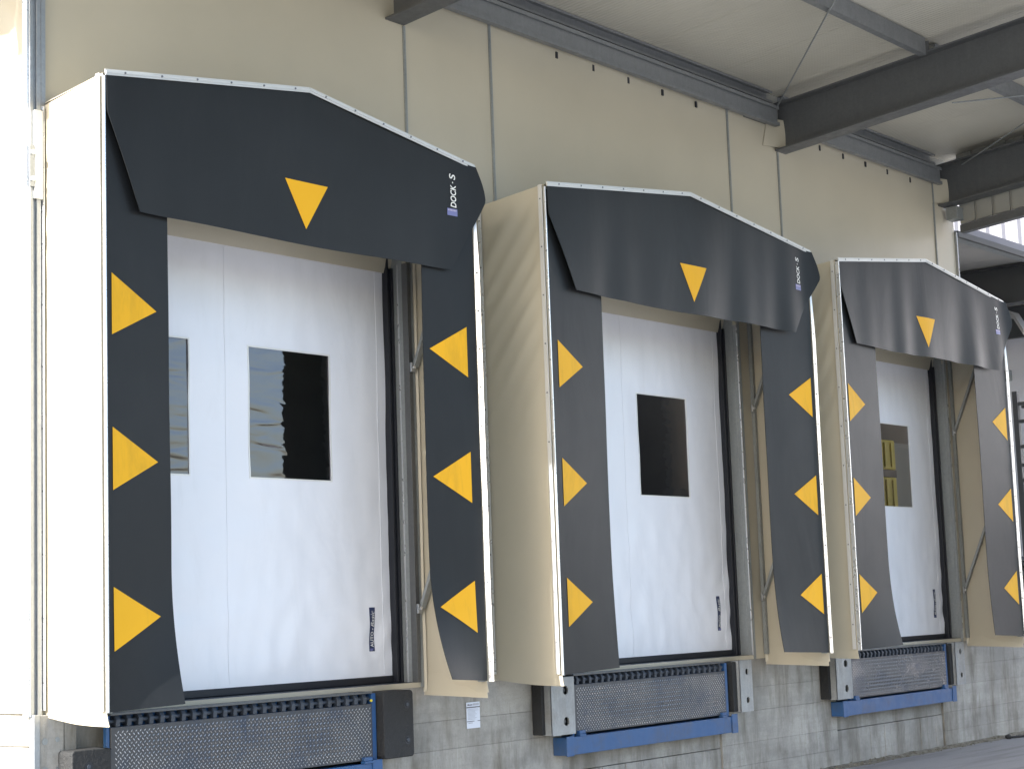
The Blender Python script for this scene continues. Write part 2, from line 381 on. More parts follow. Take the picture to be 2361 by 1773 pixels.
# ---------------------------------------------------------------- concrete dock wall, board by board
cw = thing('concrete_wall', 'board-formed concrete dock wall under the shelters', 'wall', (0, 0, GROUND))
def cbox(x0, x1, y0, y1, z0, z1, name='concrete_board', bev=0.004):
    return MB().box(x0, x1, y0, y1, z0 - GROUND, z1 - GROUND).build(name, 'concrete', cw, bevel=bev)
rows = [(-0.69, -0.542), (-0.541, -0.372), (-0.371, -0.132), (-0.131, 0.048), (0.049, 0.275)]
PIT = [(D['o'] + (0.80 if k == 0 else 0.70), D['o'] + 2.70) for k, D in enumerate(DOCK)]
spans = [(0.37, PIT[0][0]), (PIT[0][1], PIT[1][0]), (PIT[1][1], PIT[2][0]), (PIT[2][1], 16.95)]
for ri, (z0, z1) in enumerate(rows):
    for (a, b) in spans:
        x = a; first = True
        while x < b - 0.01:
            L = random.uniform(2.2, 4.2)
            e = b if x + L > b - 0.5 else x + L
            d = random.uniform(-0.0015, 0.0015)
            cbox(x + (0 if first else 0.0006), e - 0.0006, d, 0.30, z0, z1, bev=0.0018)
            x = e; first = False
    # end wall return
for ri, (z0, z1) in enumerate([(-0.69, -0.42), (-0.416, -0.08), (-0.076, 0.132), (0.136, 0.30)]):
    cbox(0.362 + random.uniform(-0.002, 0.002), 0.60, 0.302, 8, z0, z1, 'end_wall_board')
    cbox(0.360 + random.uniform(-0.002, 0.002), 0.3695, 0.0, 0.30, z0, z1, 'end_wall_board')
for (a, b) in PIT:   # below each leveller: a header strip, then vertical shutter boards
    cbox(a + 0.002, b - 0.002, 0.020, 0.30, -0.385, -0.262, 'header_strip')
    x = a + 0.002
    while x < b - 0.03:
        wd = min(random.uniform(0.10, 0.22), b - 0.002 - x)
        cbox(x, x + wd - 0.003, 0.012 + random.uniform(0, 0.006), 0.30, -0.69, -0.389, 'shutter_board', 0.003)
        x += wd
# slab edge / sill behind
MB().box(0.40, 11.9, 0.031, 0.32, 0.2785 - GROUND, 0.288 - GROUND).build('sill_slab', 'concrete', cw)
# grit and dirt against the foot of the wall
mb = MB()
for k in range(2600):
    x = random.uniform(3.0, 13.5); y = -abs(random.gauss(0, 0.055)) - 0.005; s_ = random.uniform(0.004, 0.013) * (1.8 if random.random() < .05 else 1)
    c = Vector((x, y, GROUND + s_ * 0.4)); k0 = len(mb.v)
    for (dx, dy, dz) in ((1, 0, 0), (-.6, .8, 0), (-.5, -.9, 0), (0, 0, 1.1)):
        mb.v.append((c.x + dx * s_ * random.uniform(.7, 1.3), c.y + dy * s_, c.z + dz * s_))
    mb.f += [(k0, k0 + 1, k0 + 3), (k0 + 1, k0 + 2, k0 + 3), (k0 + 2, k0, k0 + 3)]
def dirt(u, v):
    x = 2.5 + 12 * u; wdt = 0.10 + 0.05 * fb(x, 1, 0, 2.0) + 0.03 * fb(x, 5, 0, 8)
    return (x, -0.004 - wdt * v, GROUND + 0.004 + 0.020 * (1 - v) ** 1.5 * (0.8 + 0.6 * fb(x, 2, v, 5)))
mb.sheet(dirt, 160, 6, (0, 0, -0.003))
mb.build('dirt_strip', 'grit', kind='stuff', label='dark grit and dirt gathered along the foot of the concrete wall')
# stone and scrap of cable at the foot of the wall
mb = MB()
for j in range(7):
    for i in range(10):
        th = math.pi * j / 6; ph = 2 * math.pi * i / 10; r_ = 0.030 * (1 + 0.3 * fb(math.cos(ph) * math.sin(th), math.sin(ph) * math.sin(th), math.cos(th), 1.5))
        mb.v.append((11.45 + r_ * 1.3 * math.sin(th) * math.cos(ph), -0.16 + r_ * math.sin(th) * math.sin(ph), GROUND + 0.022 + r_ * 0.8 * math.cos(th)))
for j in range(6):
    for i in range(10): mb.f.append((j * 10 + i, j * 10 + (i + 1) % 10, (j + 1) * 10 + (i + 1) % 10, (j + 1) * 10 + i))
o = mb.build('stone', 'rubber', smooth=True); o['label'] = 'dark lump of stone at the foot of the concrete wall, lower right'; o['category'] = 'stone'
mb = MB(); pts = [(11.50 + 0.09 * k, -0.17 - 0.03 * math.sin(k * 0.9) - 0.015 * k, GROUND + 0.014) for k in range(9)]
for a, b in zip(pts, pts[1:]): mb.tube(a, b, 0.011, 8)
o = mb.build('cable', 'rubber', smooth=True); o['label'] = 'short black cable lying on the asphalt beside the dark stone'; o['category'] = 'cable'

# protection boards at the left corner
cg = thing('corner_guard', 'grey weathered boards with steel edge angle below the nearest shelter', 'guard', (0.45, -0.02, GROUND))
LO = Vector(cg.location)
def rel(mb, name, mat, par, org, **k):
    mb.v = [(p[0] - org[0], p[1] - org[1], p[2] - org[2]) for p in mb.v]
    return mb.build(name, mat, par, **k)
rel(MB().box(0.338, 0.374, -0.045, -0.004, GROUND, 0.295), 'edge_angle', 'galv', cg, LO, bevel=0.003)
b1 = rel(MB().box(0.376, 0.522, -0.038, -0.004, GROUND, 0.290), 'board', 'board', cg, LO, bevel=0.003)
b2 = rel(MB().box(0.528, 0.602, -0.034, -0.004, GROUND, 0.285), 'board', 'board', cg, LO, bevel=0.003)
for (bb, x, z, r_) in ((b1, 0.405, 0.16, 0.017), (b1, 0.405, 0.02, 0.018), (b1, 0.480, 0.165, 0.013), (b1, 0.480, 0.02, 0.013), (b2, 0.577, 0.09, 0.010)):
    yb = -0.038 if bb is b1 else -0.034
    rel(MB().tube((x, yb - 0.0005, z), (x, yb - 0.003, z), r_, 14), 'bolt_head', 'galv_post', bb, LO)

# notice on the concrete
sg = thing('notice', 'small white instruction sticker on the concrete between first and second dock', 'sign', (3.713, -0.012, 0.065))
SO = sg.location
x0, x1, z0, z1 = 3.650, 3.780, -0.018, 0.147
rel(MB().box(x0, x1, -0.0075, -0.0035, z0, z1), 'plate', 'paper', sg, SO)
def mk(a, b, c, d, mat, nm): rel(MB().box(x0 + (x1 - x0) * a, x0 + (x1 - x0) * b, -0.0095, -0.0076, z1 - (z1 - z0) * d, z1 - (z1 - z0) * c), nm, mat, sg, SO)
mk(0.0, 1.0, .175, .215, 'ink', 'ink_bar'); mk(0.0, .55, .72, .742, 'ink', 'ink_bar'); mk(.8, 1, .72, .742, 'ink', 'ink_bar')
mk(.08, .17, .07, .12, 'ink', 'print_line'); mk(.2, .44, .085, .12, 'ink', 'print_line'); mk(.5, .92, .05, .13, 'ink_pale', 'print_line')
mk(.12, .42, .785, .80, 'ink', 'print_line')
for k in range(9): mk(.08, random.uniform(.6, .93), .26 + .048 * k, .275 + .048 * k, 'ink_pale', 'print_line')

# ---------------------------------------------------------------- high-speed doors
def wr(x, z, cx_, o):   # soft creases in the door curtain
    e = min(1, (x - o - 0.70) / 0.2, (z - 0.345) / 0.1); e = max(0.0, e)
    y = 0.008 * fb(x, 1.0, z, 2.1) + 0.0045 * max(0, fb(x * 1.6 + z * .5, o + 1, z * 0.9 - x * .4, 3.4)) ** 1.0 + 0.003 * fb(x * 3, o + 7, z * 1.2, 4.0) + 0.004 * fb(x * 2.5, o, z * .7, 2.6)
    low = max(0, 1 - (z - 0.35) / 1.5); y += 0.013 * low * fb(x * 1.0 + z, o + 2, z * .6 - x * 1.3, 5.5)
    rt = max(0, 1 - (o + 3.134 - x) / 0.5) * max(0, 1 - (z - 0.35) / 0.9); y += 0.006 * rt * math.sin((z + (o + 3.134 - x) * 1.2) * 26)
    return y * e
WIN = [(1.975, 2.634), (0.86, 1.515)]; WZ = (1.549, 2.318)
for k, D in enumerate(DOCK):
    o = D['o']; base = (o + 1.92, 0.148, OPEN_B)
    dr = thing('high_speed_door', ['white roll-up fabric door of the first dock, two windows showing', 'white roll-up fabric door of the middle dock with one dark window',
               'white roll-up fabric door of the farthest dock, yellow seen through its window'][k], 'door', base, 'white fabric doors inside the dock shelters')
    xs = grid_axis(sorted([o + 0.70, o + WIN[1][0], o + WIN[1][1], o + WIN[0][0], o + WIN[0][1], o + 3.134]), 0.035)
    zs = grid_axis([0.347, WZ[0], WZ[1], 2.96], 0.035)
    inw = lambda x, z, o=o: any(o + a < x < o + b for a, b in WIN) and WZ[0] < z < WZ[1]
    yf = lambda x, z, o=o: 0.148 + wr(x, z, 0, o)
    rel(gridmesh(xs, zs, lambda x, z: (x, yf(x, z), z), (0, 0.004, 0), inw), 'door_curtain', 'door', dr, base, smooth=True)
    for (a, b) in WIN:
        xg = grid_axis([o + a, o + b], 0.04); zg = grid_axis(list(WZ), 0.04)
        pane = gridmesh(xg, zg, lambda x, z: (x, 0.152 + 0.12 * wr(x, z, 0, o), z), (0, 0.002, 0)); pane.f = [q for q in pane.f if max(q) < len(pane.v) // 2]   # one layer of clear film
        pn = rel(pane, 'window_pane', 'vinyl', dr, base, smooth=True)
        fr_ = MB(); e = 0.009
        for (xa, xb, za, zb_) in ((a - e, a, WZ[0] - e, WZ[1] + e), (b, b + e, WZ[0] - e, WZ[1] + e), (a, b, WZ[0] - e, WZ[0]), (a, b, WZ[1], WZ[1] + e)):
            xg2 = grid_axis([o + xa, o + xb], 0.05); zg2 = grid_axis([za, zb_], 0.04)
            g_ = gridmesh(xg2, zg2, lambda x, z: (x, yf(x, z) - 0.0035, z), (0, 0.0025, 0)); kk = len(fr_.v)
            fr_.v += g_.v; fr_.f += [tuple(i + kk for i in q) for q in g_.f]
        rel(fr_, 'pane_weld', 'print_white', pn, base)
    # welded seam
    for xx in (1.787, 3.06):
        rel(gridmesh([o + xx, o + xx + 0.006], grid_axis([0.36, 2.93], 0.05), lambda x, z: (x, yf(x, z) - 0.0028, z), (0, 0.002, 0)), 'weld_seam', 'door', dr, base)
    # label
    xl, xr = o + 2.937, o + 2.981
    lab = rel(gridmesh([xl, xr], grid_axis([0.503, 0.772], 0.03), lambda x, z: (x, yf(x, z) - 0.003, z), (0, 0.002, 0)), 'name_label', 'label_navy', dr, base)
    kk = lambda x, z: yf(x, z) - 0.0045
    def ut(*a, **q):
        t_ = up_text(*a, **q); t_.data.transform(Matrix.Translation((-base[0], -base[1], -base[2]))); return t_
    ut('AUTO', xl + 0.010, xr - 0.006, 0.528, 0.623, kk, 'print_white', lab, 0, 0.012)
    rel(MB().box(xl + 0.021, xl + 0.025, 0.1395, 0.1420, 0.634, 0.643), 'lettering', 'print_white', lab, base)
    ut('Basic', xl + 0.007, xr - 0.006, 0.652, 0.752, kk, 'print_white', lab, 0.35, 0.0)
    rel(MB().box(xl + 0.006, xr - 0.004, yf(xl, .51) - 0.005, yf(xl, .51) - 0.0035, 0.506, 0.520), 'logo_patch', 'label_blue', lab, base)
    # bottom bar, sill, guides
    bb_ = rel(MB().box(o + 0.70, o + 3.185, 0.135, 0.165, 0.302, 0.3465), 'bottom_seal', 'seal', dr, base, bevel=0.006)
    g_ = MB().box(o + 3.1345, o + 3.150, 0.105, 0.170, 0.302, 3.16).box(o + 3.153, o + 3.167, 0.112, 0.170, 0.302, 2.93).box(o + 3.170, o + 3.1885, 0.100, 0.170, 0.302, 2.93)
    rel(g_, 'side_guide', 'seal', dr, base, bevel=0.003)
    rel(MB().box(o + 0.66, o + 0.6985, 0.10, 0.170, 0.302, 2.93), 'side_guide', 'seal', dr, base, bevel=0.003)
    rel(MB().box(o + 0.66, o + 3.189, 0.026, 0.17, 0.2885, 0.3015), 'door_sill', 'lug', dr, base, bevel=0.002)
    # jamb casing
    j = MB().box(o + 3.1895, o + 3.30, 0.026, 0.16, 0.30, 3.20)
    jb = rel(j, 'jamb_casing', 'galv_post', dr, base, bevel=0.003)
    rel(MB().box(o + 3.186, o + 3.1935, 0.060 if k == 0 else -0.016, 0.070 if k == 0 else -0.007, 0.30, 2.95), 'jamb_edge', 'alu', jb, base)
    if k == 0: rel(MB().box(o + 3.184, o + 3.216, -0.022, 0.0255, 0.30, 2.95), 'jamb_post', 'galv_dark', jb, base, bevel=0.002)
    else: rel(MB().box(o + 3.189, o + 3.199, -0.012, 0.0255, 0.30, 2.95), 'jamb_post', 'galv_post', jb, base, bevel=0.002)
    # roll box lining (cream) above the door
    rel(MB().box(o + 0.62, o + 3.30, 0.180, 0.190, 2.90, 3.30), 'roll_box', 'interior', dr, base)
    rel(gridmesh(grid_axis([o + 0.66, o + 3.189], 0.1), grid_axis([2.900, 3.16], 0.04), lambda x, z: (x, 0.112 + 0.022 * min(1, max(0, (2.96 - z) / 0.06)) - 0.30 * max(0, z - 2.98), z), (0, 0.006, 0)), 'roll_hood', 'cream', dr, base, smooth=True)

# ---------------------------------------------------------------- dock shelters
def yt(D, x, z):     # head curtain surface
    t_ = max(0.0, min(1.0, (D['H'] + 0.2 - z) / 0.88)); u = (x - D['x0']) / (D['x1'] - D['x0'])
    uc = max(0.0, min(1.0, min(x - D['x0'], D['x1'] - x) / D['W'])); uc = uc * uc * (3 - 2 * uc)
    y = -D['d'] - 0.016 - 0.020 * t_ + min(D['f'], D['s'] + 0.01) * t_ ** 1.2 * uc
    ph = 2.2 * fb(u * 2.2, D['o'], 0, 1.0)
    wv_ = 0.55 * math.sin(u * 33 + 2 * ph + D['o']) + 0.45 * math.sin(u * 19 + 1.3 * D['o'] + 0.6 * t_ + ph) + 0.35 * math.sin(u * 51 + 3 * ph)
    y -= D['fold'] * t_ ** 0.7 * (0.5 + 0.5 * wv_) * (0.25 + 0.75 * min(1, max(0, u * 1.6 - 0.1)))
    y -= 0.010 * (0.5 + fb(x, z, D['o'], 1.2)) * (0.4 + 0.6 * uc)
    return y
def ysd(D, side, x, z):  # side curtain surface; side 0 left, 1 right
    u = (x - D['x0']) / D['W'] if side == 0 else (D['x1'] - x) / D['W']
    u = max(0, min(1, u))
    y = -D['d'] - 0.004 + D['s'] * u
    b = max(0.0, min(1.0, (1.05 - z) / 0.75)); y -= (D['fl'] if side == 0 else D['fr']) * b * b * u ** 1.1
    y += 0.010 * u * fb(x * .8, z, D['o'] + side * 5, 1.3)
    return y
def tri_mesh(P, yf, n=10):
    mb = MB(); idx = {}
    A, B, C = P
    for i in range(n + 1):
        for j in range(n + 1 - i):
            a, b = i / n, j / n; c = 1 - a - b
            x = A[0] * a + B[0] * b + C[0] * c; z = A[1] * a + B[1] * b + C[1] * c
            idx[i, j] = len(mb.v); mb.v.append((x, yf(x, z) - 0.0025, z))
    for i in range(n):
        for j in range(n - i):
            mb.f.append((idx[i, j], idx[i + 1, j], idx[i, j + 1]))
            if i + j < n - 1: mb.f.append((idx[i + 1, j], idx[i + 1, j + 1], idx[i, j + 1]))
    return mb
SH_LABEL = ['nearest and largest dock shelter with sunlit white left side, flat black curtains', 'middle dock shelter, cream left side with diagonal creases, between the other two',
            'farthest dock shelter at right, narrowest, black head curtain in deep folds']
for k, D in enumerate(DOCK):
    x0, x1, d, H = D['x0'], D['x1'], D['d'], D['H']; org = ((x0 + x1) / 2, 0, 0.25)
    sh = thing('dock_shelter', SH_LABEL[k], 'dock shelter', org, 'dock shelters round the loading doors')
    P_ = lambda mb, name, mat, par=None, **q: rel(mb, name, mat, par or sh, org, **q)
    mid = (x0 + x1) / 2; HP = H + 0.203
    # --- side panels
    for side, xx in ((0, x0), (1, x1)):
        sg_ = -1 if side == 0 else 1
        def pf(u, v, xx=xx, side=side, k=k):
            y = -d * u - 0.012 * (1 - u); y = -0.010 - (d - 0.012) * u
            zt = H - 0.055 * (1 - u) if k else H - 0.065 * (1 - u)
            zb = 0.235 + 0.045 * (1 - u) ** 2
            z = zb + (zt - zb) * v
            e = min(1, u / 0.12, (1 - u) / 0.12, (1 - v) / 0.03); e = max(0, e)
            t_ = z - 1.35 * (u * d)             # creases running up towards the front
            am = 0.0062 * math.exp(-((z - 2.95) / 0.62) ** 2) + 0.0012
            dx = am * (0.55 * math.sin(t_ * 29 + 4.0 * fb(z, u, k, 1.1)) + 1.6 * fb(t_ * 3.2, u * 0.5, k, 1.0) + 0.7 * fb(t_ * 9, u * 1.2, k + 4, 1.0))
            dx += 0.006 * fb(u * 2, z, k + side * 3, 1.2)
            b = max(0, (0.36 - z) / 0.12)
            return (xx + dx * e + (0.02 * b * b * (0.3 + u)) * (1 if side else 1) - 0.012 * b * u, y, z)
        P_(MB().sheet(pf, 20, 150, (0.004 * (1 if side == 0 else -1), 0, 0)), 'side_panel', 'cream', smooth=True)
        # trims on the side panel
        if side == 0:
            tf = P_(MB().box(xx - 0.020, xx - 0.016, -d + 0.004, -d + 0.036, 0.312, H), 'front_side_trim', 'alu_matt')
            tb = P_(MB().box(xx - 0.018, xx - 0.013, -0.040, -0.014, 0.312, H - 0.075), 'wall_side_trim', 'alu')
            mb = MB(); mf = MB()
            for q in range(10):
                z = 0.45 + 0.32 * q; mb.tube((xx - 0.013, -0.027, z), (xx - 0.0205, -0.027, z), 0.0055, 8); mf.tube((xx - 0.016, -d + 0.020, z + .06), (xx - 0.0225, -d + 0.020, z + .06), 0.0055, 8)
            P_(mb, 'rivets', 'rivet', tb, kind='stuff'); P_(mf, 'rivets', 'rivet', tf, kind='stuff')
    # --- roof panel under the gable line
    def rf(u, v):
        x = x0 + (x1 - x0) * u; zt = H + 0.203 * (1 - abs(2 * u - 1))
        return (x, -0.01 - (d - 0.012) * v, zt - 0.055 * (1 - v) * 1.0 + 0.004)
    P_(MB().sheet(rf, 20, 4, (0, 0, -0.004)), 'roof_panel', 'cream', smooth=False)
    # --- steel frame
    P_(MB().box(x0 + 0.006, x0 + 0.040, -d + 0.010, -d + 0.044, 0.30, H - 0.03), 'frame_post', 'galv_post')
    P_(MB().box(x1 - 0.040, x1 - 0.006, -d + 0.010, -d + 0.044, 0.30, H - 0.03), 'frame_post', 'galv_post')
    P_(MB().bar((x0 + 0.01, -d + 0.027, H - 0.03), (mid, -d + 0.027, HP - 0.03), 0.034, 0.034), 'frame_rafter', 'galv_post')
    P_(MB().bar((mid, -d + 0.027, HP - 0.03), (x1 - 0.01, -d + 0.027, H - 0.03), 0.034, 0.034), 'frame_rafter', 'galv_post')
    if k:
        P_(MB().box(x1 - 0.042, x1 - 0.012, -0.040, -0.010, 0.30, 3.40), 'wall_post', 'galv_post')
    px_ = x1 - 0.060 if k == 0 else x1 - 0.050
    for z in (0.755, 2.275):
        a = Vector((px_ + 0.012, -0.035, z)); b = a + Vector((0.010, -0.115 * 3.3, 0.27 * 3.3)) * (0.92 if z > 2 else 1)
        arm = P_(MB().bar(a, b, 0.022, 0.042, (1, 0, 0)), 'brace_arm', 'galv_post', bevel=0.002)
        P_(MB().box(px_ - 0.030, px_ + 0.008, -0.045, -0.026, z - 0.030, z + 0.030), 'arm_bracket', 'galv', arm, bevel=0.003)
        P_(MB().tube((px_ - 0.012, -0.045, z), (px_ - 0.012, -0.055, z), 0.011, 6), 'pivot_bolt', 'alu', arm)
    # inner pleat of the lining on the wall side
    P_(MB().sheet(lambda u, v: (x1 - 0.030 + 0.012 * u + 0.004 * fb(v * 6, k, 0, 1), -0.012 - 0.02 * u, 0.24 + 2.9 * v), 2, 40, (0.002, 0, 0)), 'lining_pleat', 'cream', smooth=True)
    # lower inner flap
    def flp(u, v):
        x = x1 - 0.030 + 0.03 * u; z = 0.20 + 0.15 * v
        return (x1 - 0.004 + 0.045 * (1 - v) * u - 0.02 * (1 - v), -0.012 - (d - 0.03) * u, z + 0.02 * (1 - u) * (1 - v))
    P_(MB().sheet(flp, 10, 5, (0.003, 0, 0)), 'bottom_flap', 'cream', smooth=True)
    # --- side curtains + arrows
    for side in (0, 1):
        def cf(u, v, side=side):
            x = x0 + 0.004 + D['W'] * u if side == 0 else x1 - 0.004 - D['W'] * u
            zt = H + 0.203 * min(1, D['W'] * u / (mid - x0)) - 0.03
            zl = 0.305 + (0.030 * u if side == (1 if k != 1 else 1) else 0.014 * u); z = zl + (zt - zl) * v
            return (x, ysd(D, side, x, z), z)
        cu = P_(MB().sheet(cf, 16, 90, (0, 0.004, 0)), 'side_curtain', 'black', smooth=True)
        for zc in (2.313, 1.537, 0.758):
            if side == 0: xb = x0 + (0.045 if k == 0 else 0.090); xa = xb + D['tw']
            else: xb = x1 - (0.085 if k == 0 else 0.050 if k == 1 else 0.06); xa = xb - D['tw']
            jz = random.uniform(-0.006, 0.006)
            P_(tri_mesh([(xb, zc + 0.157 + jz), (xa, zc), (xb, zc - 0.157 + jz)], lambda x, z, side=side: ysd(D, side, x, z)), 'arrow', 'yellow', cu, smooth=True)
    # --- head curtain
    il, ir = D['ins']
    NOSE = 0.055
    def edge(side, z):
        t_ = (H - z) / (H - 2.808)       # 0 at frame top, 1 at hem
        if side == 0:
            return 0.0 if t_ < 0.28 else il * ((t_ - 0.28) / 0.72) ** 1.05
        if t_ < 0.32: return -NOSE * math.sin(max(0, t_) / 0.32 * math.pi / 2)
        return -NOSE + (ir + NOSE) * ((t_ - 0.32) / 0.68) ** 1.1
    def hf(u, v):
        zc = 2.808 + (H - 2.808) * v
        xl_ = x0 + 0.006 + edge(0, zc); xr_ = x1 - 0.004 - edge(1, zc)
        x = xl_ + (xr_ - xl_) * u
        zt = H + 0.203 * max(0, 1 - abs((x - mid) / (x1 - x0) * 2)) - 0.006
        z = 2.808 + (zt - 2.808) * v + (0.006 * math.sin(u * 9 + k) if v == 0 else 0)
        y = yt(D, x, z)
        e_ = max(0, (x - x1 + 0.16) / 0.2); y -= 0.040 * e_ * e_ * (1 if z > 2.9 else max(0, (z - 2.8) / 0.1))
        return (x, y, z)
    hc = P_(MB().sheet(hf, 110, 30, (0, 0.004, 0)), 'head_curtain', 'black', smooth=True)
    off = [0.0, 0.0, -0.03][k]; cxm = [1.832, 5.645, 9.33][k]
    P_(tri_mesh([(cxm - 0.165, 3.160), (cxm, 2.893), (cxm + 0.165, 3.160)], lambda x, z: yt(D, x, z), 16), 'arrow', 'yellow', hc, smooth=True)
    lx = x1 - 0.228; ly = lambda x, z: yt(D, x, z) - 0.0035
    t1 = up_text('DOCK', lx + 0.002, lx + 0.052, 3.205, 3.345, ly, 'print_white', hc, 0.12, 0.014); t1.data.transform(Matrix.Translation((-org[0], -org[1], -org[2])))
    t1 = up_text('S', lx - 0.006, lx + 0.048, 3.380, 3.415, ly, 'print_white', hc, 0.12, 0.010); t1.data.transform(Matrix.Translation((-org[0], -org[1], -org[2])))
    P_(gridmesh([lx + 0.021, lx + 0.028], [3.357, 3.366], lambda x, z: (x, ly(x, z), z), (0, 0.001, 0)), 'lettering', 'print_white', hc)
    P_(gridmesh([lx - 0.026, lx + 0.020, lx + 0.060], [3.152, 3.172, 3.196], lambda x, z: (x, ly(x, z) + .001, z), (0, 0.001, 0)), 'logo_patch', 'label_blue', hc)
    lg = MB()
    for q in range(6):
        g_ = gridmesh([lx - 0.020 + 0.0125 * q, lx - 0.013 + 0.0125 * q], [3.180, 3.191], lambda x, z: (x, ly(x, z) - .0006, z), (0, 0.001, 0)); kk = len(lg.v)
        lg.v += g_.v; lg.f += [tuple(i + kk for i in qq) for qq in g_.f]
    P_(lg, 'logo_print', 'label_pale', hc)
    # --- front trims (folded aluminium) along the gable and down both sides
    def trim(a, b, w_, name, mat='alu_matt', riv=True):
        a = Vector(a); b = Vector(b); L_ = (b - a).length
        mb = MB().bar(a, b, 0.006, w_, (b - a).cross(Vector((0, 1, 0))))
        mb.bar(a + Vector((0, -0.006, 0)), b + Vector((0, -0.006, 0)), 0.006, w_ * 0.35, (b - a).cross(Vector((0, 1, 0))))
        o_ = P_(mb, name, mat)
        if riv:
            rv = MB(); n_ = int(L_ / 0.22)
            for q in range(n_):
                c = a + (b - a) * ((q + 0.5) / n_); rv.tube(c + Vector((0, -0.003, 0)), c + Vector((0, -0.012, 0)), 0.006, 8)
            P_(rv, 'rivets', 'rivet', o_, kind='stuff')
        return o_
    yy = -d - 0.030
    trim((x0 - 0.008, yy, H + 0.000), (mid, yy, HP + 0.000), 0.030, 'gable_trim')
    trim((mid + 0.002, yy, HP + 0.000), (x1 + 0.002, yy, H + 0.000), 0.030, 'gable_trim')
    P_(MB().box(x0 - 0.008, x0 + 0.001, -d - (0.020, 0.015, 0.036)[k], -d - 0.002, 0.305, H - 0.014), 'front_edge_trim', 'alu', bevel=0.001)
    # right edge trim, a little wavy, with the folded face that catches the sun
    def rt(u, v):
        z = 0.300 + 3.05 * v; wv_ = 0.006 * fb(z, k, 0, 1.6) + 0.004 * math.sin(z * 2.2 + k)
        return (x1 - 0.002 + 0.012 * u + wv_, -d - 0.010 - (0.030, 0.020, 0.020)[k] * u * max(0, min(1, (3.35 - z) / 0.55)), z)
    o_ = P_(MB().sheet(rt, 2, 60, (0.002, 0.003, 0)), 'front_edge_trim', 'alu', smooth=True)
    rv = MB()
    for q in range(11):
        z = 0.42 + 0.24 * q; c = Vector(rt(0.5, (z - 0.3) / 3.05)); rv.tube(c, c + Vector((-0.006, -0.001, 0)), 0.006, 8)
    P_(rv, 'rivets', 'rivet', o_, kind='stuff')

